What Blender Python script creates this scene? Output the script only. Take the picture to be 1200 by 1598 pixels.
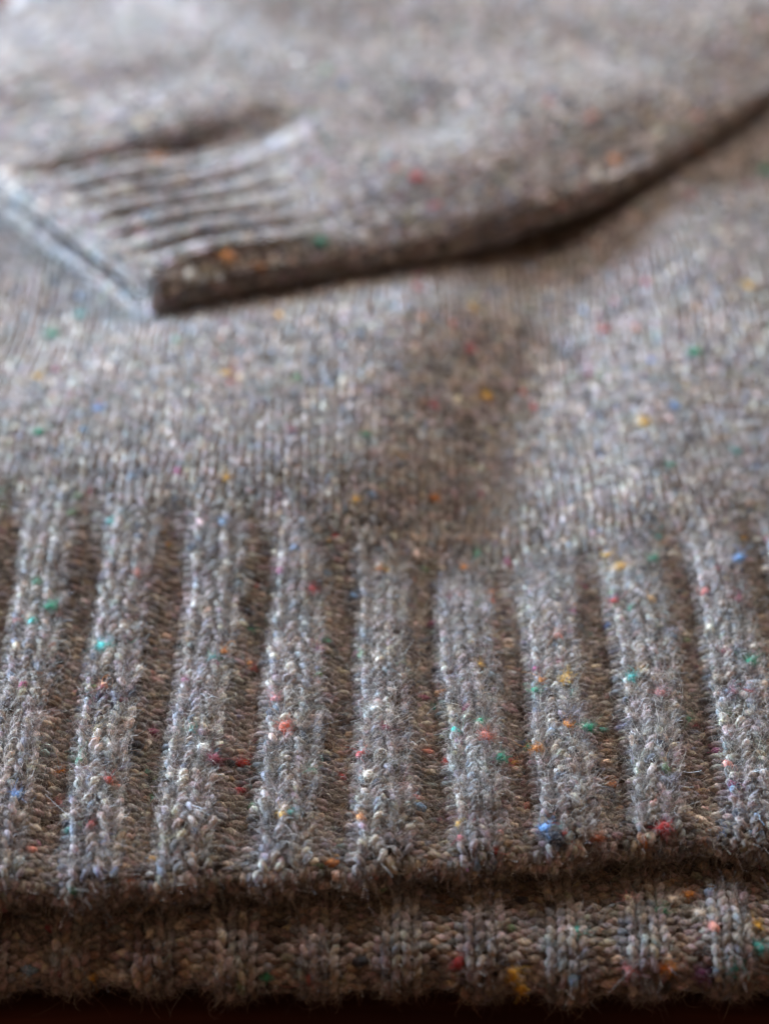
import bpy, math, random
import numpy as np

for o in list(bpy.data.objects):
    bpy.data.objects.remove(o)
scene = bpy.context.scene
COL = scene.collection
MM = 0.001

# ------------------------------------------------------------------ camera
cd = bpy.data.cameras.new('camera')
cam = bpy.data.objects.new('camera', cd)
COL.objects.link(cam)
cam.location = (0, 0, 0.220)
cam.rotation_euler = (math.radians(90 - 32), 0, 0)
cd.sensor_fit = 'VERTICAL'
cd.sensor_height = 36
cd.sensor_width = 27
cd.lens = 93.72
cd.clip_start = 0.01
cd.clip_end = 20
cd.dof.use_dof = True
cd.dof.focus_distance = 0.334
cd.dof.aperture_fstop = 13.6
scene.camera = cam

# ------------------------------------------------------------------ room light
world = bpy.data.worlds.new('World')
scene.world = world
world.use_nodes = True
bg = world.node_tree.nodes['Background']
bg.inputs['Color'].default_value = (1.0, 0.64, 0.41, 1)
bg.inputs['Strength'].default_value = 0.16


def area_light(name, loc, target, size, power, colour):
    ld = bpy.data.lights.new(name, 'AREA')
    ld.shape = 'RECTANGLE'
    ld.size, ld.size_y = size
    ld.energy = power
    ld.color = colour
    lo = bpy.data.objects.new(name, ld)
    COL.objects.link(lo)
    lo.location = loc
    d = np.array(target) - np.array(loc)
    from mathutils import Vector
    lo.rotation_euler = Vector(d).to_track_quat('-Z', 'Y').to_euler()
    return lo


area_light('window_light', (-0.88, 0.70, 0.30), (0, 0.34, 0.01), (0.5, 0.36), 78.0, (0.54, 0.75, 1.0))
area_light('room_light', (0.25, 1.15, 0.95), (0, 0.36, 0.01), (0.8, 0.7), 19.0, (1.0, 0.95, 0.90))

scene.view_settings.view_transform = 'Standard'
scene.view_settings.look = 'None'
scene.view_settings.exposure = 0.2
scene.view_settings.gamma = 1.0
scene.view_settings.use_curve_mapping = False
scene.cycles.use_denoising = True
scene.cycles.filter_width = 1.1
scene.cycles.use_adaptive_sampling = False
scene.cycles.max_bounces = 5
scene.cycles.diffuse_bounces = 3
scene.cycles_curves.shape = 'RIBBONS'
scene.cycles_curves.subdivisions = 2

rng = np.random.default_rng(11)
random.seed(11)


# ------------------------------------------------------------------ materials
def nodes_of(name):
    m = bpy.data.materials.new(name)
    m.use_nodes = True
    nt = m.node_tree
    return m, nt, nt.nodes['Principled BSDF']


def wool_material(name):
    """heathered wool: colour carried by the spun yarn, fibre streaks twisted along it"""
    m, nt, p = nodes_of(name)
    N, L = nt.nodes, nt.links
    a = N.new('ShaderNodeAttribute'); a.attribute_name = 'col'
    y = N.new('ShaderNodeAttribute'); y.attribute_name = 'yarn'
    n1 = N.new('ShaderNodeTexNoise'); n1.inputs['Scale'].default_value = 1.0
    n1.inputs['Detail'].default_value = 3
    L.new(y.outputs['Vector'], n1.inputs['Vector'])
    r = N.new('ShaderNodeMapRange')
    r.inputs['From Min'].default_value = 0.28
    r.inputs['From Max'].default_value = 0.72
    r.inputs['To Min'].default_value = 0.35
    r.inputs['To Max'].default_value = 1.65
    L.new(n1.outputs['Fac'], r.inputs['Value'])
    mul = N.new('ShaderNodeVectorMath'); mul.operation = 'SCALE'
    L.new(a.outputs['Color'], mul.inputs[0])
    L.new(r.outputs['Result'], mul.inputs['Scale'])
    # single fibres of another shade
    mp = N.new('ShaderNodeMapping')
    mp.inputs['Scale'].default_value = (1.0, 1.6, 1.0)
    mp.inputs['Location'].default_value = (31, 7, 5)
    L.new(y.outputs['Vector'], mp.inputs['Vector'])
    n2 = N.new('ShaderNodeTexNoise'); n2.inputs['Scale'].default_value = 0.9
    n2.inputs['Detail'].default_value = 2
    L.new(mp.outputs['Vector'], n2.inputs['Vector'])
    hs = N.new('ShaderNodeMix'); hs.data_type = 'RGBA'; hs.blend_type = 'OVERLAY'
    hs.inputs[0].default_value = 0.35
    L.new(mul.outputs['Vector'], hs.inputs[6])
    L.new(n2.outputs['Color'], hs.inputs[7])
    L.new(hs.outputs[2], p.inputs['Base Color'])
    p.inputs['Roughness'].default_value = 0.95
    p.inputs['Specular IOR Level'].default_value = 0.1
    p.inputs['Sheen Weight'].default_value = 0.25
    p.inputs['Sheen Roughness'].default_value = 0.5
    b = N.new('ShaderNodeBump'); b.inputs['Strength'].default_value = 0.8
    b.inputs['Distance'].default_value = 0.0003
    L.new(n1.outputs['Fac'], b.inputs['Height'])
    L.new(b.outputs['Normal'], p.inputs['Normal'])
    return m


def fibre_material(name):
    m, nt, p = nodes_of(name)
    N, L = nt.nodes, nt.links
    a = N.new('ShaderNodeAttribute'); a.attribute_name = 'col'
    L.new(a.outputs['Color'], p.inputs['Base Color'])
    p.inputs['Roughness'].default_value = 0.6
    p.inputs['Specular IOR Level'].default_value = 0.25
    return m


def shade_backing_material(name):
    """backing sheet added behind the loops, coloured dark for the shade between them"""
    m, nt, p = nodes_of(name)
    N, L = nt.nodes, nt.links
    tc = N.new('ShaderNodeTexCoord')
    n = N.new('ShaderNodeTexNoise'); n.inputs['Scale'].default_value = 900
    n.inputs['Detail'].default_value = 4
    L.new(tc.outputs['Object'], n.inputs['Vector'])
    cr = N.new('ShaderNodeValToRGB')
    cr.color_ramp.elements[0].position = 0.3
    cr.color_ramp.elements[0].color = (0.030, 0.021, 0.015, 1)  # shade of the gaps between loops put into the colour
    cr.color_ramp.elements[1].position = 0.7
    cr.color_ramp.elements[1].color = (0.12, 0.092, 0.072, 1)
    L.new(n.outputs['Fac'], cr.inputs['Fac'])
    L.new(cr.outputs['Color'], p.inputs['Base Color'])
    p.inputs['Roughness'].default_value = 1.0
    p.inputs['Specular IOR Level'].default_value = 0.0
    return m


def wood_material(name):
    m, nt, p = nodes_of(name)
    N, L = nt.nodes, nt.links
    tc = N.new('ShaderNodeTexCoord')
    mp = N.new('ShaderNodeMapping'); mp.inputs['Scale'].default_value = (6, 90, 6)
    L.new(tc.outputs['Object'], mp.inputs['Vector'])
    n = N.new('ShaderNodeTexNoise'); n.inputs['Scale'].default_value = 3
    n.inputs['Detail'].default_value = 8; n.inputs['Distortion'].default_value = 0.6
    L.new(mp.outputs['Vector'], n.inputs['Vector'])
    cr = N.new('ShaderNodeValToRGB')
    cr.color_ramp.elements[0].position = 0.3
    cr.color_ramp.elements[0].color = (0.030, 0.007, 0.004, 1)
    cr.color_ramp.elements[1].position = 0.75
    cr.color_ramp.elements[1].color = (0.10, 0.026, 0.013, 1)
    L.new(n.outputs['Fac'], cr.inputs['Fac'])
    L.new(cr.outputs['Color'], p.inputs['Base Color'])
    p.inputs['Roughness'].default_value = 0.5
    b = N.new('ShaderNodeBump'); b.inputs['Strength'].default_value = 0.2
    b.inputs['Distance'].default_value = 0.0005
    L.new(n.outputs['Fac'], b.inputs['Height'])
    L.new(b.outputs['Normal'], p.inputs['Normal'])
    return m


WOOL = wool_material('tweed_wool')
FIBRE = fibre_material('wool_fibre')
SHADE_BACKING = shade_backing_material('shade_dark_backing')
WOOD = wood_material('dark_red_wood')

# ------------------------------------------------------------------ cloth surfaces (millimetres)
W_RIB = 2.875          # four stitches make one rib and one channel, 11.5 mm
H_RIB = 1.08
L_RIB = 60.0
W_BODY = 2.62
H_BODY = 1.45
SIDE_X = -78.0


# front hem: rib left edges fall on x = -38.2 + 11.5 k
U0 = -38.2 - 11.5 * 5


def smooth(a, b, x):
    t = np.clip((x - a) / (b - a), 0, 1)
    return t * t * (3 - 2 * t)


def gauss(x, c, s):
    return np.exp(-((x - c) / s) ** 2)


def edge_y(x):
    return np.interp(x, [-90, -46, -30, -14, 12, 31, 47, 100], [243.9, 244.9, 245.4, 247.0, 250.0, 253.6, 253.7, 254.0]) \
        + 0.35 * np.sin(x * 0.55 + 0.6) + 0.3 * np.sin(x * 0.23)


def bound_y(x):
    return np.interp(x, [-90, -56, -38, -15, 7, 18, 36, 55, 100], [338, 330, 323, 317, 311.5, 311.5, 317, 323.5, 330])


def height(x, y):
    """lie of the front of the sweater above the table"""
    yb = bound_y(x)
    z = 15.8 + 0 * x
    z = z - 1.1 * np.exp(-np.clip(y - edge_y(x), 0, None) / 7.0)
    z = z + 0.8 * gauss(y, 285, 22)
    # the cloth blouses out where the ribbing draws in
    z = z + (1.3 - 0.9 * smooth(-20, 20, x)) * gauss(y, yb + 13, 10) - 0.4 * gauss(y, yb - 4, 7)
    # soft valley running up and to the right
    xc = np.interp(y, [300, 316, 397, 460], [11, 14.5, 28.5, 38])
    q = x - xc
    on = smooth(290, 332, y)
    rise = 7.8 * smooth(3, -24, q) * (0.25 + 0.75 * smooth(-95, -28, q)) * (0.3 + 0.7 * smooth(402, 372, y))
    z = z + on * (rise - 1.3 + 3.4 * smooth(-5, 24, q) * (1 - 0.5 * smooth(20, 60, q)))
    z = z + on * 1.4 * gauss(x, -52, 16) * gauss(y, 350, 18)
    z = z - on * 1.6 * gauss(x, -50, 14) * gauss(y, 378, 14)
    z = z + 0.5 * np.sin(x * 0.11 + y * 0.05) * on
    return z


def side_roll(u, y):
    """left edge of the sweater turns down to the table"""
    sx = SIDE_X + 0.18 * np.clip(y - 500, 0, None)
    r = 9.0
    s = np.clip(sx - u, 0, None)
    th = np.clip(s / r, 0, math.pi / 2)
    x = np.where(u < sx, sx - r * np.sin(th), u)
    dz = r * (1 - np.cos(th)) + np.clip(s - r * math.pi / 2, 0, None)
    return x, dz


def front(u, v):
    r = 2.0
    # the ribs lean and draw in unevenly
    u = u + 0.45 * np.sin(u * 0.115 + v * 0.055 + 0.8) + 0.28 * np.sin(u * 0.31 - v * 0.10)
    ye, yb = edge_y(u), bound_y(u)
    th = np.clip(-v / r, 0, math.radians(215))
    y_rib = ye + r + np.clip(v, 0, L_RIB) * (yb - ye - r) / L_RIB
    over = np.clip(v - L_RIB, 0, None)
    y = y_rib + over + (316 - yb) * (1 - np.exp(-over / 70.0))
    x, dz = side_roll(u, y)
    z = height(x, y) - dz
    # the ribs run on into the plain knit for a few rows
    z = z + 0.40 * np.cos((u - U0 - 3.4) / 11.5 * 2 * np.pi) * np.exp(-np.abs(v - L_RIB) / 2.6)
    y2 = np.where(v < 0, y - r * np.sin(th), y)
    z2 = np.where(v < 0, z - r * (1 - np.cos(th)), z)
    return np.stack([x, y2, z2], -1)


BACK_PATH = None


def back_path():
    """cross-section of the under hem: bent over the edge of the pile, its lip on the table"""
    pts = np.array([[243.8, 4.4], [242.2, 2.6], [240.6, 2.3], [239.3, 3.0], [238.9, 4.3], [239.2, 5.8], [240.2, 7.4], [242.4, 8.5],
                    [246.0, 8.9], [254.0, 9.0], [262.0, 9.0], [290.0, 9.0]])
    d = np.r_[0, np.cumsum(np.hypot(*np.diff(pts, axis=0).T))]
    s = np.linspace(0, d[-1], 200)
    q = np.stack([np.interp(s, d, pts[:, 0]), np.interp(s, d, pts[:, 1])], 1)
    k = np.ones(13) / 13
    qp = np.pad(q, ((6, 6), (0, 0)), mode='edge')
    q = np.stack([np.convolve(qp[:, i], k, 'valid') for i in range(2)], 1)
    return s, q


BP_S, BP_Q = back_path()


def back(u, v):
    y = np.interp(v, BP_S, BP_Q[:, 0])
    z = np.interp(v, BP_S, BP_Q[:, 1])
    near = smooth(14, 4, v)
    y = y + near * (0.5 * np.sin(u * 0.17 + 1) + 0.2 * np.sin(u * 0.47)) - 0.012 * u
    z = z + 0.4 * np.sin(u * 0.2) * smooth(3, 14, v)
    x, dz = side_roll(u, y)
    return np.stack([x, y, np.maximum(z - dz, 1.0)], -1)


# sleeve: flattened tube lying across the front
SL_P = np.array([[-35.8, 381.5], [-21, 388], [-5, 397], [11, 405], [29.5, 415], [45, 430], [58.5, 448], [72, 468], [88, 494], [104, 522]])
_d = np.r_[0, np.cumsum(np.hypot(*np.diff(SL_P, axis=0).T))]
SL_LEN = float(_d[-1])
_cx = np.polyfit(_d, SL_P[:, 0], 5)
_cy = np.polyfit(_d, SL_P[:, 1], 5)
SL_T = 9.6
SL_W = 136.0
CUFF_L = 37.0


def stadium(n=400):
    r = SL_T / 2
    b = 4.3
    th = np.linspace(-math.pi / 2, math.pi / 2, 60)
    near = np.stack([r - r * np.sign(np.cos(th)) * np.abs(np.cos(th)) ** 0.70, r + r * np.sign(np.sin(th)) * np.abs(np.sin(th)) ** 0.75], 1)
    far = np.stack([SL_W - near[::-1, 0], near[::-1, 1]], 1)
    p = np.concatenate([near, far, near[:1]], 0)
    d = np.r_[0, np.cumsum(np.hypot(*np.diff(p, axis=0).T))]
    s = np.linspace(0, d[-1], n)
    return s, np.interp(s, d, p[:, 0]), np.interp(s, d, p[:, 1]), d[-1]


ST_S, ST_Q, ST_Z, ST_LEN = stadium()


def sleeve(a, s):
    """a: millimetres round the tube from under the near edge, s: along it from the cuff edge"""
    a = np.mod(-a, ST_LEN)
    q = np.interp(a, ST_S, ST_Q)
    h = np.interp(a, ST_S, ST_Z)
    sc = np.clip(s, 0, None)
    px, py = np.polyval(_cx, sc), np.polyval(_cy, sc)
    tx, ty = np.polyval(np.polyder(_cx), sc), np.polyval(np.polyder(_cy), sc)
    l = np.hypot(tx, ty)
    tx, ty = tx / l, ty / l
    px = px + np.minimum(s, 0) * tx
    py = py + np.minimum(s, 0) * ty
    wide = 1.0 + 0.20 * smooth(20, 120, sc)
    qq = q * wide
    # the far part of a bent tube swings less, keep the courses from crossing
    x = px - ty * qq
    y = py + tx * qq
    top = smooth(0.55, 0.95, h / SL_T)
    base = 16.4 + 1.2 * gauss(sc, 72, 38) + 1.0 * smooth(20, 120, sc)
    rl = 1.9
    th = np.clip(-s / rl, 0, 2.6)
    x = x + np.where(s < 0, (-s - rl * np.sin(th)) * tx, 0)
    y = y + np.where(s < 0, (-s - rl * np.sin(th)) * ty, 0)
    inward = np.clip((h / SL_T - 0.5) * 3, -1, 1) * rl * (1 - np.cos(th))
    h = (h - inward) * (0.86 + 0.14 * smooth(0, 30, sc))
    h = h * (1 - 0.55 * smooth(85, 136, q)) * (1 - 0.30 * smooth(0, 80, sc) * smooth(15, 0, q) * smooth(0.3, 1.0, h / SL_T))
    h2 = h * (1 - 0.06 * smooth(0, 60, q)) * (1 - 0.18 * smooth(4, 55, sc))
    # folds on the upper side
    f = -2.9 * gauss(q, 50.5, 2.3) * smooth(0, 4, sc) * smooth(40, 18, sc)
    f = f - 3.2 * gauss(q, 46.5, 5.5) * smooth(12, 24, sc) * smooth(54, 36, sc)
    f = f + 0.3 * gauss(q, 60, 8) * smooth(75, 25, sc)
    f = f - 1.4 * gauss(q, 76, 7) * gauss(sc, 20, 14)
    f = f - 1.2 * gauss(q, 30, 7) * gauss(sc, 70, 16)
    f = f + 1.3 * gauss(q, 20, 10) * gauss(sc, 85, 30)
    f = f - 1.3 * gauss(q, 62, 14) * gauss(sc, 105, 14)
    f = f + 0.8 * np.sin(sc * 0.12 + q * 0.07)
    z = base + h2 + top * f - 14 * smooth(-80, -112, x)
    return np.stack([x, y, z], -1)


# ------------------------------------------------------------------ yarn
PALETTE = np.array([
    [0.285, 0.240, 0.222], [0.235, 0.196, 0.178], [0.325, 0.272, 0.252], [0.205, 0.188, 0.184],
    [0.222, 0.230, 0.250], [0.162, 0.174, 0.200], [0.345, 0.270, 0.208], [0.120, 0.086, 0.066],
    [0.052, 0.037, 0.030], [0.520, 0.450, 0.385], [0.225, 0.156, 0.108], [0.285, 0.208, 0.205]])
PALETTE = PALETTE * np.array([1.01, 0.985, 0.965])
PAL_W = np.array([5, 5, 4, 3, 2, 1.4, 2.4, 3.4, 2.2, 0.8, 2.0, 2.0]); PALETTE = PALETTE * np.array([1.01, 0.985, 0.965])
PAL_W = PAL_W / PAL_W.sum()
NEPS = np.array([
    [0.02, 0.23, 0.13], [0.03, 0.30, 0.24], [0.45, 0.035, 0.02], [0.28, 0.02, 0.035], [0.62, 0.30, 0.03],
    [0.50, 0.17, 0.03], [0.50, 0.42, 0.33], [0.55, 0.47, 0.38], [0.012, 0.018, 0.035], [0.10, 0.18, 0.36],
    [0.16, 0.28, 0.42], [0.60, 0.22, 0.16], [0.26, 0.035, 0.10], [0.09, 0.17, 0.06]])
NEP_W = np.array([.35, .3, .35, .4, .3, .4, 5, 3.5, 4, .2, .6, .5, .8, .7]); NEP_W = NEP_W / NEP_W.sum()


def yarn_colours(R, M, step, nep_rate=0.02):
    """colour and thickness along each yarn: tufts of dyed wool a few millimetres long"""
    seg = max(2, int(round(1.7 / step)))
    K = M // seg + 3
    pick = rng.choice(len(PALETTE), size=(R, K), p=PAL_W)
    base = PALETTE[pick] * rng.lognormal(-0.03, 0.21, (R, K, 1)) * rng.lognormal(0, 0.04, (R, K, 3))
    thick = rng.uniform(0.9, 1.12, (R, K))
    pos = np.arange(M) / seg
    jit = rng.uniform(0, 1, (R, 1))
    big = rng.lognormal(-0.02, 0.17, (R, K, 1)) * rng.lognormal(0, 0.03, (R, K, 3))
    pb = pos[None] / 3.7 + rng.uniform(0, 1, (R, 1))
    p = pos[None] + jit
    i = p.astype(int)
    f = p - i
    f = smooth(0.25, 0.75, f)
    rows = np.arange(R)[:, None]
    col = base[rows, i] * (1 - f[..., None]) + base[rows, i + 1] * f[..., None]
    ib = pb.astype(int); fb = smooth(0.2, 0.8, pb - ib)[..., None]
    col = col * (big[rows, ib] * (1 - fb) + big[rows, ib + 1] * fb)
    th = thick[rows, i] * (1 - f) + thick[rows, i + 1] * f
    nn = int(R * M * step * nep_rate)
    rr = rng.integers(0, R, nn)
    mm = rng.integers(0, M, nn)
    half = max(1, int(round(0.55 / step)))
    cc = NEPS[rng.choice(len(NEPS), nn, p=NEP_W)] * 0.92 + 0.08 * np.array([0.24, 0.20, 0.18])
    reach = rng.uniform(0.5, 1.6, nn)
    for k in range(-2 * half, 2 * half + 1):
        idx = np.clip(mm + k, 0, M - 1)
        wgt = np.clip(1.15 - (abs(k) / (half * reach + 0.5)) ** 2, 0, 0.95)
        col[rr, idx] = cc * wgt[:, None] + col[rr, idx] * (1 - wgt[:, None])
        th[rr, idx] *= 1.0 + 0.24 * wgt
    return col, th


def knit(surf, rows_v, cols, w, sign, lift, ns, sides, rad, amp, depth, u0=0.0, umap=None, nep_rate=0.02, loose=1.0, a=0.235, lift_v=None, groove=0.0):
    """courses of looped yarn laid on a surface.
    rows_v: v of each course; cols: number of stitches; sign: +1 knit / -1 purl per stitch; lift: per stitch offset"""
    R = len(rows_v)
    M = cols * ns + 1
    t = np.arange(M) / ns
    c = np.minimum(t.astype(int), cols - 1)
    ft = t - c
    jit = lambda s: rng.normal(0, s, (R, cols + 1))

    def per_stitch(a):          # (R, cols+1) -> smooth along the course
        return a[:, np.minimum(c, cols)] * (1 - smooth(0.3, 0.7, ft)) + a[:, np.minimum(c + 1, cols)] * smooth(0.3, 0.7, ft)
    u = (t + a * np.sin(4 * np.pi * t))[None, :] * w + u0 + per_stitch(jit(0.07 * w * loose))
    H = amp * (1 + per_stitch(jit(0.10 * loose)))
    hv = np.median(np.abs(np.diff(rows_v)))
    v = np.array(rows_v)[:, None] - np.cos(2 * np.pi * t)[None, :] * H + per_stitch(jit(0.12 * hv * loose))
    # knit or purl, changing over at the sinker
    sg = np.asarray(sign, float)
    lf = np.asarray(lift, float)
    prev, nxt = np.r_[sg[0], sg[:-1]], np.r_[sg[1:], sg[-1]]
    lprev, lnxt = np.r_[lf[0], lf[:-1]], np.r_[lf[1:], lf[-1]]
    e0, e1 = smooth(-0.18, 0.18, ft), smooth(0.82, 1.18, ft)
    S = prev[c] * (1 - e0) + sg[c] * (e0 - e1) + nxt[c] * e1
    b0, b1 = smooth(-0.5, 0.5, ft), smooth(0.5, 1.5, ft)
    LF = lprev[c] * (1 - b0) + lf[c] * (b0 - b1) + lnxt[c] * b1
    if groove:
        both0, both1 = (prev > 0) & (sg > 0), (nxt > 0) & (sg > 0)
        LF = LF - groove * (both0[c] * gauss(ft, 0, 0.17) + both1[c] * gauss(ft, 1, 0.17))
    LV = np.ones((R, 1)) if lift_v is None else lift_v(np.asarray(rows_v))[:, None]
    n = (-depth * np.cos(4 * np.pi * t) * S)[None, :] + LF[None, :] * LV + per_stitch(jit(0.10 * rad * loose))
    if umap is not None:
        u = umap(u)
    P = surf(u, v)
    e = 0.05
    Pu = (surf(u + e, v) - surf(u - e, v))
    Pv = (surf(u, v + e) - surf(u, v - e))
    Nn = np.cross(Pu, Pv)
    Nn /= np.linalg.norm(Nn, axis=-1, keepdims=True) + 1e-12
    C = P + Nn * n[..., None]
    T = np.gradient(C, axis=1)
    T /= np.linalg.norm(T, axis=-1, keepdims=True) + 1e-12
    B = np.cross(T, Nn)
    B /= np.linalg.norm(B, axis=-1, keepdims=True) + 1e-12
    N2 = np.cross(B, T)
    seglen = np.linalg.norm(np.diff(C, axis=1), axis=-1)
    s = np.concatenate([np.zeros((R, 1)), np.cumsum(seglen, 1)], 1) + rng.uniform(0, 500, (R, 1))
    col, th = yarn_colours(R, M, float(seglen.mean()), nep_rate)
    th = th * (1 + 0.14 * (S < 0))[None, :]
    return dict(C=C, T=T, B=B, N=N2, SN=Nn, s=s, col=col, th=th * rad, sides=sides, ns=ns, S=S)


def tubes(Y, m0=None, m1=None):
    m0 = 0 if m0 is None else m0
    m1 = Y['C'].shape[1] if m1 is None else m1
    C, B, N, s, th, col = (Y[k][:, m0:m1] for k in ('C', 'B', 'N', 's', 'th', 'col'))
    k = Y['sides']
    R, M = s.shape
    ph = 2 * np.pi * np.arange(k) / k
    # two plies: the section is slightly two-lobed and turns along the yarn
    tw = s[..., None] * 2.2
    rr = th[..., None] * (1 + 0.10 * np.cos(2 * (ph + tw)) + rng.normal(0, 0.11, tw.shape[:2] + (k,)))
    V = C[:, :, None, :] + rr[..., None] * (np.cos(ph)[:, None] * B[:, :, None, :] + np.sin(ph)[:, None] * N[:, :, None, :])
    V = V.reshape(-1, 3)
    colv = np.repeat(col.reshape(-1, 3), k, 0)
    yv = np.zeros((R, M, k, 3))
    ang = ph[None, None] + tw
    yv[..., 0] = s[..., None] * 0.9
    yv[..., 1] = np.cos(ang) * 2.2
    yv[..., 2] = np.sin(ang) * 2.2 + (np.arange(R) * 7.31)[:, None, None]
    idx = np.arange(R * M * k).reshape(R, M, k)
    a = idx[:, :-1]; b = idx[:, 1:]
    F = np.stack([a, np.roll(a, -1, 2), np.roll(b, -1, 2), b], -1).reshape(-1, 4)
    return V, F, colv, yv.reshape(-1, 3)


def sheet(surf, us, vs, off):
    U, Vv = np.meshgrid(us, vs, indexing='ij')
    P = surf(U, Vv)
    e = 0.05
    Nn = np.cross(surf(U + e, Vv) - surf(U - e, Vv), surf(U, Vv + e) - surf(U, Vv - e))
    Nn /= np.linalg.norm(Nn, axis=-1, keepdims=True) + 1e-12
    P = (P + off * Nn)
    i = np.arange(len(us) * len(vs)).reshape(len(us), len(vs))
    F = np.stack([i[:-1, :-1], i[1:, :-1], i[1:, 1:], i[:-1, 1:]], -1).reshape(-1, 4)
    return P.reshape(-1, 3), F


def link(o, parent=None):
    COL.objects.link(o)
    if parent is not None:
        o.parent = parent
    return o


def mesh_object(name, pieces, parent=None):
    """pieces: list of (verts mm, quads, colours or None, yarn coords or None, material index)"""
    Vs, Fs, Cs, Ys, Ms = [], [], [], [], []
    n = 0
    for V, F, c, y, mi in pieces:
        Vs.append(V); Fs.append(F + n); n += len(V)
        Cs.append(np.c_[c if c is not None else np.full((len(V), 3), 0.15), np.ones(len(V))])
        Ys.append(y if y is not None else np.zeros((len(V), 3)))
        Ms.append(np.full(len(F), mi, np.int32))
    V = (np.concatenate(Vs) * MM).astype(np.float32); F = np.concatenate(Fs).astype(np.int32)
    me = bpy.data.meshes.new(name)
    me.vertices.add(len(V)); me.vertices.foreach_set('co', V.ravel())
    me.loops.add(F.size); me.loops.foreach_set('vertex_index', F.ravel())
    me.polygons.add(len(F))
    me.polygons.foreach_set('loop_start', np.arange(0, F.size, 4, dtype=np.int32))
    me.polygons.foreach_set('loop_total', np.full(len(F), 4, np.int32))
    me.polygons.foreach_set('use_smooth', np.ones(len(F), bool))
    me.polygons.foreach_set('material_index', np.concatenate(Ms))
    at = me.attributes.new('col', 'FLOAT_COLOR', 'POINT')
    at.data.foreach_set('color', np.concatenate(Cs).astype(np.float32).ravel())
    at = me.attributes.new('yarn', 'FLOAT_VECTOR', 'POINT')
    at.data.foreach_set('vector', np.concatenate(Ys).astype(np.float32).ravel())
    me.materials.append(WOOL); me.materials.append(SHADE_BACKING)
    me.update(calc_edges=True)
    return link(bpy.data.objects.new(name, me), parent)


def fuzz(name, roots, radial, tang, cols, length, radius, parent, npt=8, curl=0.55, lscale=1.0):
    """loose fibres standing off the yarn; a Curves object, too many to count"""
    n = len(roots)
    L = rng.lognormal(0, 0.45, n) * length * lscale
    d = radial * rng.uniform(0.0, 0.8, (n, 1)) + tang * rng.normal(0, 0.7, (n, 1)) + rng.normal(0, 0.45, (n, 3))
    d /= np.linalg.norm(d, axis=1, keepdims=True)
    axis = rng.normal(0, 1, (n, 3)); axis /= np.linalg.norm(axis, axis=1, keepdims=True)
    bend = rng.normal(0, curl, (n, 1))
    pts = np.zeros((n, npt, 3))
    p = roots.copy(); pts[:, 0] = p
    for i in range(1, npt):
        p = p + d * (L / (npt - 1))[:, None]
        pts[:, i] = p
        axis = axis + rng.normal(0, 0.35, (n, 3)); axis /= np.linalg.norm(axis, axis=1, keepdims=True)
        d = d * np.cos(bend) + np.cross(axis, d) * np.sin(bend)
        d /= np.linalg.norm(d, axis=1, keepdims=True)
    cu = bpy.data.hair_curves.new(name)
    cu.add_curves([npt] * n)
    cu.attributes['position'].data.foreach_set('vector', (pts * MM).astype(np.float32).ravel())
    at = cu.attributes.get('radius') or cu.attributes.new('radius', 'FLOAT', 'POINT')
    taper = np.linspace(1, 0.45, npt)[None] * rng.uniform(0.7, 1.3, (n, 1)) * radius
    at.data.foreach_set('value', (taper * MM).astype(np.float32).ravel())
    at = cu.attributes.new('col', 'FLOAT_COLOR', 'CURVE')
    at.data.foreach_set('color', np.c_[cols, np.ones(n)].astype(np.float32).ravel())
    cu.materials.append(FIBRE)
    o = link(bpy.data.objects.new(name, cu), parent)
    o['kind'] = 'stuff'
    return o


FLECK_FUZZ = {}


def yarn_fuzz(name, Ys, count, length, radius, parent, mask=None, curl=0.55, dense=None, pale_part=0.22):
    rs, ra, ta, cs = [], [], [], []
    tot = sum(Y['s'].size for Y in Ys)
    for Y in Ys:
        R, M = Y['s'].shape
        k = int(count * R * M / tot)
        r = rng.integers(0, R, k); m = rng.integers(0, M, k)
        ph = rng.normal(math.pi / 2, 0.9, k)
        rad = np.cos(ph)[:, None] * Y['B'][r, m] + np.sin(ph)[:, None] * Y['N'][r, m]
        root = Y['C'][r, m] + rad * (Y['th'][r, m] * 0.9)[:, None]
        keep = np.ones(k, bool) if mask is None else mask(root)
        keep &= rng.random(k) < np.where(Y['S'][m] < 0, 0.5, 1.0)
        if dense is not None:
            keep &= rng.random(k) < dense(root)
        c = Y['col'][r, m] * rng.lognormal(0.05, 0.6, (k, 1))
        dk = rng.random(k) < 0.15
        c[dk] = c[dk] * 0.3
        pale = rng.random(k) < pale_part
        c[pale] = np.array([0.50, 0.44, 0.38]) * rng.uniform(0.7, 1.2, (pale.sum(), 1))
        rs.append(root[keep]); ra.append(rad[keep]); ta.append(Y['T'][r, m][keep]); cs.append(np.clip(c[keep], 0, 0.85))
    n0 = sum(len(x) for x in rs)
    for e in FLECK_FUZZ.get(parent.name, []) if name == 'fuzz' else []:
        rs.append(e[0]); ra.append(e[1]); ta.append(e[2]); cs.append(e[3])
    lsc = np.ones(sum(len(x) for x in rs)); lsc[n0:] = 0.75
    return fuzz(name, np.concatenate(rs), np.concatenate(ra), np.concatenate(ta), np.concatenate(cs), length, radius, parent, curl=curl, lscale=lsc)


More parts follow.
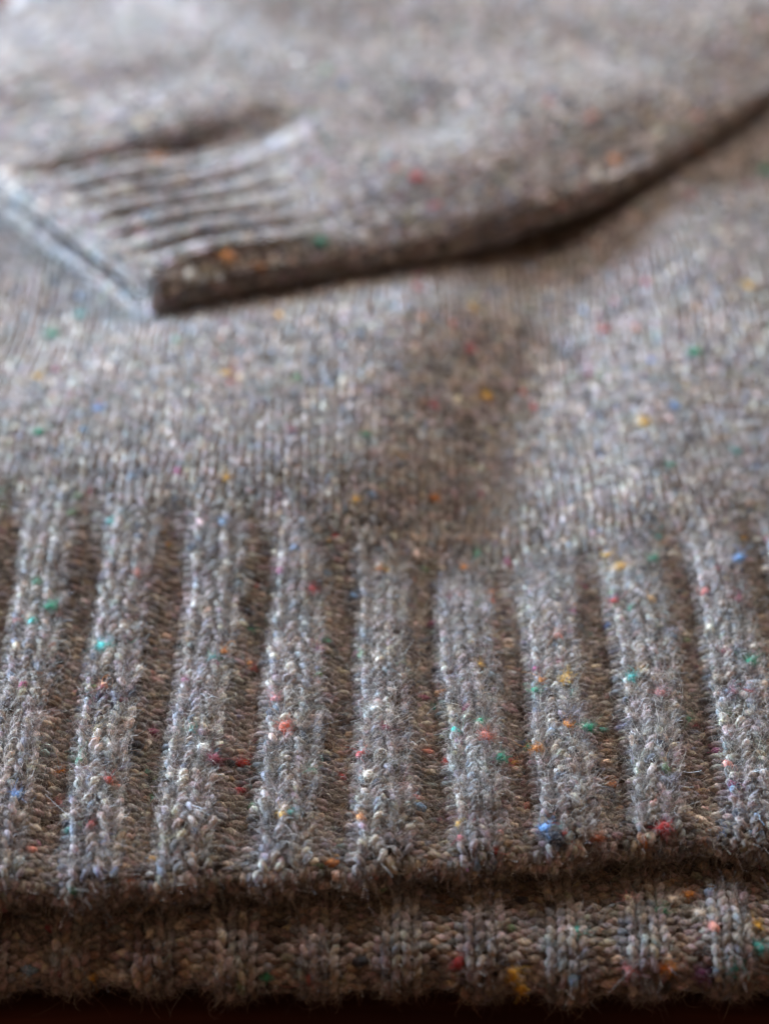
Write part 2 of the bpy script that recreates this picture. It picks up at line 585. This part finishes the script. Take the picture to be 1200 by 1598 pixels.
# ------------------------------------------------------------------ table
def build_table():
    import bmesh
    bm = bmesh.new()
    bmesh.ops.create_cube(bm, size=1)
    for v in bm.verts:
        v.co.x *= 1.6; v.co.y *= 1.1; v.co.z *= 0.03
    bmesh.ops.bevel(bm, geom=bm.edges[:], offset=0.004, segments=3, affect='EDGES')
    me = bpy.data.meshes.new('table_top'); bm.to_mesh(me); bm.free()
    for p in me.polygons:
        p.use_smooth = False
    me.materials.append(WOOD)
    o = link(bpy.data.objects.new('table_top', me))
    o.location = (0, 0.62, -0.015)
    o['label'] = 'dark reddish brown wooden table top under the sweater'
    o['category'] = 'table'
    return o


build_table()

# ------------------------------------------------------------------ the sweater
sweater = bpy.data.objects.new('sweater', None)
COL.objects.link(sweater)
sweater['label'] = 'folded grey-brown flecked tweed wool knit sweater with ribbed hems and one sleeve laid across'
sweater['category'] = 'sweater'


def pattern(cols, phase, lift_k, lift_p):
    sg = np.array([1 if ((i + phase) % 4) < 2 else -1 for i in range(cols)])
    return sg, np.where(sg > 0, lift_k, lift_p)


def rib_groups(sg):
    out, i = [], 0
    while i < len(sg):
        j = i
        while j < len(sg) and sg[j] == sg[i]:
            j += 1
        out.append((i, j, sg[i])); i = j
    return out


def ribbed_part(name, Y, sg, parent, extra, edge=None):
    """the channels and the added dark backing are the part, every standing rib is a piece of it"""
    ns = Y['ns']
    pieces = [(V, F, None, None, 1) for V, F in extra]
    ribs = []
    for i, j, s in rib_groups(sg):
        V, F, c, y = tubes(Y, i * ns, j * ns + 1)
        (ribs if s > 0 and j - i <= 4 else pieces).append((V, F, c, y, 0))
    if edge is not None:
        pieces.append(tubes(edge) + (0,))
    o = mesh_object(name, pieces, parent)
    for r in ribs:
        mesh_object('rib', [r], o)
    return o


HEM_COLS = 16 * 4 + 4


def squeeze(u):
    """ribs stand full, channels draw together"""
    k = np.floor((u - U0) / 11.5)
    p = u - U0 - 11.5 * k
    return U0 + 11.5 * k + np.where(p < 5.75, p * 6.8 / 5.75, 6.8 + (p - 5.75) * 4.7 / 5.75)


hem_v = np.arange(-6.4, L_RIB + 0.5, H_RIB)
sg, lf = pattern(HEM_COLS, 0, 1.6, -1.5)
Yhem = knit(front, hem_v, HEM_COLS, W_RIB, sg, lf, 16, 7, 0.43, 0.86, 0.44, U0, squeeze, 0.045, 1.0, 0.195, lambda v: (0.42 + 0.58 * smooth(0.5, 5.5, v)) * (0.15 + 0.85 * smooth(L_RIB + 1, L_RIB - 13, v)), groove=0.5)
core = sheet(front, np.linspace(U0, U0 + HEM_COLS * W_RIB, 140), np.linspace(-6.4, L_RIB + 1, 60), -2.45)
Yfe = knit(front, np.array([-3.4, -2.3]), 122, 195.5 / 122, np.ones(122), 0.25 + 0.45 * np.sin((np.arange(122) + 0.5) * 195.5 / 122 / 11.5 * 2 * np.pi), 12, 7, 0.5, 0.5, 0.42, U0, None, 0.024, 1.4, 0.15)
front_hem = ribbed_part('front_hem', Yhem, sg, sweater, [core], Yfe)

# front panel
BODY_COLS = 72
BU0 = -96.0
body_v = np.arange(L_RIB + 0.6, L_RIB + 178, H_BODY)
one = np.ones(BODY_COLS)
Ybody = knit(front, body_v, BODY_COLS, W_BODY, one, 0 * one + 0.2, 8, 4, 0.54, 1.1, 0.36, BU0, None, 0.008)
far_v = np.arange(body_v[-1] + H_BODY, L_RIB + 290, H_BODY)
FAR_COLS = 74
onef = np.ones(FAR_COLS)
Yfar = knit(front, far_v, FAR_COLS, W_BODY, onef, 0 * onef + 0.2, 5, 4, 0.62, 1.35, 0.40, BU0, None, 0.02)
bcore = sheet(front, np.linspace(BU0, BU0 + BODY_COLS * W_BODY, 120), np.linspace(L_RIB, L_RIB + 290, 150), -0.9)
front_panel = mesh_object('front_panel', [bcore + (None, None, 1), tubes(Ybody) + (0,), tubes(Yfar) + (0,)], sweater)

# back hem under it
BACK_COLS = 84
BW = 2.45
back_v = np.arange(0.3, 30, 1.35)
sgb, lfb = pattern(BACK_COLS, 1, 0.6, -0.6)
Yback = knit(back, back_v, BACK_COLS, BW, sgb, lfb, 12, 7, 0.50, 1.0, 0.44, -96.0, None, 0.024, 0.7, 0.195, lambda v: smooth(0.5, 5, v))
bk = sheet(back, np.linspace(-96, -96 + BACK_COLS * BW, 120), np.linspace(0.2, 50, 70), -1.6)
ec = 130
Yedge = knit(back, np.array([0.2, 1.3]), ec, 208 / ec, np.ones(ec), np.full(ec, 0.25), 14, 8, 0.66, 0.55, 0.45, -96.0, None, 0.024, 1.3, 0.15)
back_hem = ribbed_part('back_hem', Yback, sgb, sweater, [bk], Yedge)

# back panel lying on the table under the front
def back_panel_surf(u, v):
    y = 285 + v
    x, dz = side_roll(u, y)
    return np.stack([x, y, np.maximum(9.5 - 0 * u - dz, 0.8)], -1)
bp = sheet(back_panel_surf, np.linspace(-95, 108, 60), np.linspace(0, 325, 60), 0)
mesh_object('back_panel', [bp + (None, None, 1)], sweater)

# cuff and sleeve
SL_COLS = 156
SW = ST_LEN / SL_COLS
cuff_v = np.arange(-4.4, CUFF_L, 1.6)
sgc, lfc = pattern(SL_COLS, 2, 0.85, -0.9)
plain = (np.arange(SL_COLS) > 18) & (np.arange(SL_COLS) < SL_COLS - 34)   # beyond the fold the cuff is turned plain side up
sgc = np.where(plain, 1, sgc); lfc = np.where(plain, 0.1, lfc)
Ycuff = knit(sleeve, cuff_v, SL_COLS, SW, sgc, lfc, 8, 5, 0.50, 1.15, 0.34, 0.0, None, 0.006, 0.5, 0.22, lambda v: smooth(-1, 7, v) * smooth(CUFF_L + 1, CUFF_L - 26, v))
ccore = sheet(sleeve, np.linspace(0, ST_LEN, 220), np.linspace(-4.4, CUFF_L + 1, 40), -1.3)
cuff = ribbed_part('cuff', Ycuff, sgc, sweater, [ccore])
sl_v = np.arange(CUFF_L + 0.5, SL_LEN, 2.15)
SLT = 88                                            # the upper side and the near edge
ones_ = np.ones(SLT)
Ysl = knit(sleeve, sl_v, SLT, SW, ones_, 0 * ones_ + 0.2, 7, 4, 0.60, 1.35, 0.38, -84 * SW, None, 0.006)
score = sheet(sleeve, np.linspace(0, ST_LEN, 220), np.linspace(CUFF_L, SL_LEN, 90), -0.8)
sleeve_o = mesh_object('sleeve', [score + (None, None, 1), tubes(Ysl) + (0,)], sweater)

# flecks of dyed wool spun into the yarn: (cloth, mm across, mm along, mm off the cloth, length mm, width mm, colour)
FLECKS = [
    ('hem', -44.7, 38.7, 2.25, 2.07, 1.94, 'green'), ('hem', -36.2, 33.0, 2.25, 2.2, 2.32, 'teal'), ('hem', -31.3, 30.4, -0.85, 1.18, 1.3, 'red'),
    ('hem', -27.9, 28.5, -0.85, 1.84, 1.46, 'cream'), ('hem', -22.5, 31.9, 2.25, 1.34, 1.48, 'teal'), ('hem', -21.3, 33.2, 2.25, 1.01, 1.05, 'orange'),
    ('hem', -18.4, 41.2, -0.85, 2.94, 1.19, 'green'), ('hem', -17.0, 34.1, -0.85, 1.52, 1.68, 'red'), ('hem', -17.5, 16.7, -0.85, 2.1, 2.31, 'red'),
    ('hem', -22.0, 15.9, 2.25, 1.6, 1.76, 'white'), ('hem', -20.6, 13.9, 2.25, 1.75, 1.93, 'burgundy'), ('hem', -23.6, 20.8, 2.25, 1.14, 1.25, 'cream'),
    ('hem', -12.8, 19.8, 2.25, 1.94, 2.02, 'coral'), ('hem', -5.4, 14.3, -0.85, 1.44, 1.59, 'red'), ('hem', -11.4, 5.2, 2.24, 0.86, 0.94, 'teal'),
    ('hem', -12.4, 4.9, 2.21, 1.09, 1.2, 'yellow'), ('hem', -12.6, 7.7, 2.25, 1.1, 1.21, 'black'), ('hem', 6.7, 27.8, -0.85, 1.49, 1.64, 'teal'),
    ('hem', 12.0, 20.3, 2.25, 1.14, 1.22, 'green'), ('hem', 12.4, 17.2, 2.25, 1.93, 2.13, 'coral'), ('hem', 14.6, 13.0, 2.25, 1.44, 1.3, 'green'),
    ('hem', 24.1, 27.6, 2.25, 2.32, 1.56, 'yellow'), ('hem', 30.7, 34.2, -0.85, 1.7, 1.49, 'teal'), ('hem', 47.6, 27.0, 2.25, 1.84, 1.68, 'green'),
    ('hem', 26.1, 16.9, 2.25, 1.62, 1.42, 'green'), ('hem', 23.7, 18.0, 2.25, 1.13, 1.25, 'orange'), ('hem', 19.6, 14.7, 2.25, 1.28, 1.2, 'orange'),
    ('hem', 20.4, -0.7, 1.32, 2.32, 2.32, 'black'), ('hem', 19.4, 0.9, 1.34, 1.4, 1.54, 'blue'), ('hem', 34.5, -1.2, 1.32, 1.87, 2.05, 'red'),
    ('hem', 25.8, -1.5, 1.32, 1.55, 1.71, 'rust'), ('hem', 41.6, -0.5, 0.02, 1.09, 1.2, 'blue'), ('hem', 46.5, 21.4, 2.25, 0.99, 1.09, 'red'),
    ('hem', 32.6, 52.6, 1.77, 2.48, 1.66, 'yellow'), ('hem', 31.2, 57.2, 1.14, 1.25, 1.34, 'yellow'), ('hem', 36.8, 53.0, 1.71, 1.6, 1.56, 'green'),
    ('hem', 38.3, 59.3, 0.37, 1.45, 1.58, 'teal'), ('hem', 11.5, 59.5, 0.93, 1.43, 1.56, 'orange'), ('hem', 0.1, 54.3, 1.53, 1.41, 1.1, 'yellow'),
    ('hem', -6.6, 59.0, 0.35, 1.25, 1.34, 'red'), ('hem', -7.6, 58.2, 0.29, 1.07, 1.12, 'yellow'), ('hem', -39.9, 15.1, -0.85, 1.93, 1.41, 'orange'),
    ('hem', -39.3, 10.4, -0.85, 2.53, 1.58, 'pink'), ('hem', -28.1, 14.3, -0.85, 1.92, 1.2, 'olive'), ('hem', -28.1, 11.0, -0.85, 1.74, 1.39, 'green'),
    ('hem', -45.0, 8.3, 2.25, 1.41, 1.55, 'blue'), ('hem', -30.1, -1.9, 0.02, 1.98, 1.91, 'rust'), ('hem', 4.5, 25.9, -0.85, 1.98, 2.07, 'cream'),
    ('hem', 35.3, 21.9, 2.25, 1.48, 1.63, 'pink'), ('hem', 31.1, 44.2, 2.25, 1.39, 0.98, 'red'), ('hem', 47.6, 40.6, 2.25, 2.08, 1.3, 'burgundy'),
    ('hem', -15.9, 49.3, -0.76, 1.06, 1.1, 'orange'), ('hem', -9.8, 47.0, 2.25, 1.56, 1.09, 'red'), ('hem', -7.9, 47.2, -0.85, 1.57, 1.31, 'burgundy'),
    ('hem', 12.7, 32.6, 2.25, 1.0, 0.84, 'yellow'), ('hem', -0.1, 19.5, 2.25, 1.29, 1.42, 'burgundy'), ('hem', 40.0, 18.8, -0.85, 1.15, 1.27, 'burgundy'),
    ('hem', 30.0, 19.0, -0.85, 1.48, 1.62, 'black'), ('hem', 31.9, 25.9, 2.25, 1.16, 1.28, 'teal'), ('hem', 19.9, 26.6, 2.25, 0.99, 1.09, 'green'),
    ('hem', 20.9, 28.4, 2.25, 0.99, 1.04, 'orange'), ('hem', 48.9, 49.2, 2.16, 2.13, 1.33, 'blue'), ('hem', -1.5, 23.6, 2.25, 1.31, 1.44, 'white'),
    ('hem', -2.2, 11.2, 2.25, 1.58, 1.74, 'cream'), ('hem', -31.4, 29.3, 2.25, 1.17, 1.28, 'cream'), ('hem', -14.0, 25.1, 2.25, 1.31, 1.45, 'pink'),
    ('body', -22.5, 65.4, 0.95, 1.17, 1.09, 'yellow'), ('body', -3.6, 65.7, 0.95, 1.01, 1.09, 'yellow'), ('body', 6.8, 73.3, 0.95, 1.47, 1.47, 'orange'),
    ('body', 13.1, 114.9, 0.95, 1.61, 1.61, 'red'), ('body', 36.2, 124.3, 0.95, 1.49, 1.64, 'red'), ('body', 15.0, 103.6, 0.95, 1.58, 1.73, 'yellow'),
    ('body', 39.5, 90.1, 0.95, 1.7, 1.54, 'yellow'), ('body', 46.1, 83.7, 0.95, 1.53, 1.53, 'black'), ('body', 49.1, 112.0, 0.95, 1.94, 1.62, 'green'),
    ('body', -50.8, 75.0, 0.95, 1.36, 1.5, 'green'), ('body', -42.7, 84.4, 0.95, 1.69, 1.53, 'blue'), ('body', -13.5, 79.2, 0.95, 1.79, 1.31, 'burgundy'),
    ('body', -24.3, 97.9, 0.95, 1.09, 1.17, 'yellow'), ('body', -2.4, 82.3, 0.95, 1.05, 1.16, 'green'), ('body', 52.2, 78.7, 0.95, 1.37, 1.14, 'teal'),
    ('body', 42.0, 75.7, 0.95, 0.9, 0.99, 'green'), ('body', 45.0, 94.5, 0.95, 1.09, 1.2, 'blue'), ('body', -53.7, 117.3, 0.95, 1.82, 2.0, 'green'),
    ('body', -49.8, 125.2, 0.95, 1.51, 1.66, 'teal'), ('body', -53.2, 97.8, 0.95, 1.11, 1.22, 'yellow'), ('body', -7.6, 65.4, 0.95, 0.87, 0.96, 'white'),
    ('body', 14.3, 128.8, 0.95, 1.33, 1.46, 'yellow'), ('body', 60.0, 133.3, 0.95, 1.35, 1.49, 'yellow'), ('body', 4.8, 133.5, 0.95, 1.17, 1.29, 'red'),
    ('body', 68.6, 181.8, 0.95, 2.03, 2.23, 'green'), ('body', 7.2, 96.9, 0.95, 1.08, 1.16, 'red'), ('body', -9.3, 83.5, 0.95, 1.21, 1.33, 'cream'),
    ('body', 5.4, 87.6, 0.95, 1.06, 1.17, 'white'), ('hem', -26.4, 52.1, 1.84, 1.6, 1.75, 'black'), ('body', 22.5, 108.1, 0.95, 1.28, 1.41, 'cream'),
    ('sleeve', 227.7, 17.2, 0.95, 1.4, 1.54, 'orange'), ('sleeve', 247.1, 8.6, 0.95, 1.34, 1.47, 'orange'), ('sleeve', 271.8, 12.6, 0.95, 1.42, 1.45, 'orange'),
    ('sleeve', 271.2, 29.2, 0.95, 1.44, 1.58, 'green'), ('sleeve', 272.9, 5.6, 0.95, 1.41, 1.44, 'cream'), ('sleeve', 260.7, 53.0, 0.95, 1.49, 1.64, 'red'),
    ('sleeve', 270.6, 92.2, 0.95, 1.4, 1.54, 'orange'), ('sleeve', 272.3, 84.8, 0.95, 1.38, 1.52, 'cream'), ('back', 15.1, 8.6, 0.9, 1.58, 1.74, 'yellow'),
    ('back', 16.3, 7.0, 0.9, 1.3, 1.43, 'yellow'), ('back', 33.1, 17.0, 0.9, 1.46, 1.61, 'green'), ('back', 36.8, 19.5, 0.9, 1.18, 1.29, 'orange'),
    ('back', 37.8, 16.2, 0.9, 1.6, 1.28, 'cream'), ('back', 34.9, 18.8, 0.9, 1.32, 1.45, 'cream'), ('back', 29.2, 9.2, 0.9, 1.58, 1.74, 'pink'),
    ('back', -24.5, 13.5, 0.9, 1.31, 1.44, 'cream'), ('back', 44.4, 14.5, 0.9, 1.02, 1.12, 'yellow'), ('back', 44.3, 11.6, 0.9, 1.3, 1.43, 'teal'),
    ('back', -0.0, 7.6, 0.9, 1.3, 1.43, 'white'), ('back', -8.9, 8.2, 0.9, 1.15, 1.26, 'pink'), ('back', 8.9, 9.8, 0.9, 1.3, 1.26, 'red'),
    ('back', -34.8, 7.8, 0.9, 1.01, 1.11, 'yellow'), ('back', 37.4, 8.7, 0.9, 1.58, 1.74, 'purple'), ('back', 41.5, 9.3, 0.9, 1.73, 1.9, 'teal'),
    ('back', 22.9, 13.9, 0.9, 1.6, 1.76, 'teal'), ('back', 29.5, 19.3, 0.9, 1.32, 1.46, 'pink'), ('back', 33.2, 9.4, 0.9, 1.87, 1.62, 'orange'),
    ('back', -31.1, 7.9, 0.9, 1.16, 1.27, 'cream'),
]
#FLECKS#
FLECK_RGB = {'green': (0.015, 0.24, 0.12), 'teal': (0.05, 0.32, 0.28), 'red': (0.42, 0.022, 0.018), 'orange': (0.62, 0.22, 0.03),
             'yellow': (0.68, 0.36, 0.03), 'cream': (0.62, 0.52, 0.42), 'white': (0.72, 0.68, 0.62), 'black': (0.010, 0.012, 0.022),
             'blue': (0.13, 0.27, 0.50), 'burgundy': (0.22, 0.02, 0.04), 'pink': (0.55, 0.20, 0.19), 'olive': (0.14, 0.20, 0.05),
             'rust': (0.26, 0.07, 0.025), 'purple': (0.16, 0.04, 0.11), 'coral': (0.58, 0.13, 0.07)}
SURF = {'hem': front, 'body': front, 'back': back, 'sleeve': sleeve}
HOME = {'hem': front_hem, 'body': front_panel, 'back': back_hem, 'sleeve': sleeve_o, 'cuff': cuff}
fleck_roots = {}


def frame_at(surf, u, v):
    e = 0.05
    U, V = np.array([u]), np.array([v])
    p = surf(U, V)[0]
    du = (surf(U + e, V) - surf(U - e, V))[0]
    dv = (surf(U, V + e) - surf(U, V - e))[0]
    n = np.cross(du, dv); n /= np.linalg.norm(n)
    du /= np.linalg.norm(du)
    return p, du, np.cross(n, du), n


def build_fleck(cloth, u, v, off, ln, wd, colour):
    import bmesh
    surf = SURF[cloth]
    p, tx, ty, nn = frame_at(surf, u, v)
    off -= 0.12
    bm = bmesh.new()
    bmesh.ops.create_icosphere(bm, subdivisions=2, radius=1)
    me = bpy.data.meshes.new('wool_fleck')
    co = np.array([list(x.co) for x in bm.verts])
    bm.to_mesh(me); bm.free()
    k = rng.normal(0, 1, (4, 3))
    lump = 1 + 0.16 * np.sin(co @ k.T * 2.2 + rng.uniform(0, 6, 4)).sum(1) / 1.5
    co = co * lump[:, None] * rng.uniform(0.75, 1.2, (len(co), 1))
    # a tuft pinched towards its ends, lying along the yarn
    co[:, 1] *= 1 - 0.35 * np.clip(np.abs(co[:, 0]), 0, 1) ** 2
    ang = rng.normal(0, 0.45) + (0.0 if off < 0 else rng.choice([-0.9, 0.9]) * 0.6)
    ca, sa = math.cos(ang), math.sin(ang)
    ax, ay = tx * ca + ty * sa, ty * ca - tx * sa
    hl, hw, hh = ln * 0.46, wd * 0.46, min(ln, wd) * 0.25
    pos = p + nn * off + np.outer(co[:, 0] * hl, ax) + np.outer(co[:, 1] * hw, ay) + np.outer(co[:, 2] * hh, nn)
    c = np.array(FLECK_RGB[colour]) * rng.uniform(0.85, 1.15)
    c = c * 0.95 + 0.05 * np.array([0.23, 0.19, 0.165])
    centre = p + nn * off
    me.vertices.foreach_set('co', ((pos - centre) * MM).astype(np.float32).ravel())
    me.polygons.foreach_set('use_smooth', np.ones(len(me.polygons), bool))
    at = me.attributes.new('col', 'FLOAT_COLOR', 'POINT')
    at.data.foreach_set('color', np.c_[np.tile(c, (len(co), 1)) * rng.uniform(0.8, 1.2, (len(co), 1)), np.ones(len(co))].astype(np.float32).ravel())
    at = me.attributes.new('yarn', 'FLOAT_VECTOR', 'POINT')
    at.data.foreach_set('vector', (np.stack([co[:, 0] * 1.2, co[:, 1] * 4, co[:, 2] * 4], 1) + rng.uniform(0, 90, 3)).astype(np.float32).ravel())
    me.materials.append(WOOL)
    home = 'cuff' if cloth == 'sleeve' and v < CUFF_L else cloth
    o = link(bpy.data.objects.new('wool_fleck', me), HOME[home])
    o.location = centre * MM
    o['label'] = colour.replace('coral', 'coral red') + ' fleck of wool'
    nf = int(60 * ln * wd)
    j = rng.integers(0, len(co), nf)
    fleck_roots.setdefault(home, []).append((pos[j] * 1.0, (pos[j] - centre) / np.linalg.norm(pos[j] - centre, axis=1, keepdims=True),
                                             np.tile(ax, (nf, 1)), np.clip(np.where(rng.random((nf, 1)) < 0.15, [[0.30, 0.255, 0.24]], c) * rng.lognormal(0, 0.3, (nf, 1)), 0, 0.9)))


for f in FLECKS:
    build_fleck(*f)
for k_, v_ in fleck_roots.items():
    FLECK_FUZZ[HOME[k_].name] = v_

# loose fibres
inview = lambda p: (np.abs(p[:, 0]) < 75)
yarn_fuzz('fuzz', [Yhem, Yfe], 1000000, 1.35, 0.0140, front_hem, lambda p: np.abs(p[:, 0]) < 62, dense=lambda p: np.where(p[:, 1] < edge_y(p[:, 0]) + 1.2, 0.35, 1.0))
yarn_fuzz('fuzz', [Yback, Yedge], 190000, 1.3, 0.0160, back_hem, lambda p: (np.abs(p[:, 0]) < 60) & (p[:, 1] < 262))
yarn_fuzz('stray_fibre', [Yhem], 5000, 3.2, 0.012, front_hem, lambda p: np.abs(p[:, 0]) < 62, curl=0.5, pale_part=0.7)
yarn_fuzz('fuzz', [Ybody], 600000, 1.45, 0.020, front_panel, lambda p: (np.abs(p[:, 0]) < 80), dense=lambda p: 0.25 + 0.75 * smooth(60, 5, p[:, 1] - 310))
yarn_fuzz('fuzz', [Ycuff], 50000, 1.6, 0.03, cuff)
yarn_fuzz('fuzz', [Ysl], 70000, 1.6, 0.032, sleeve_o)
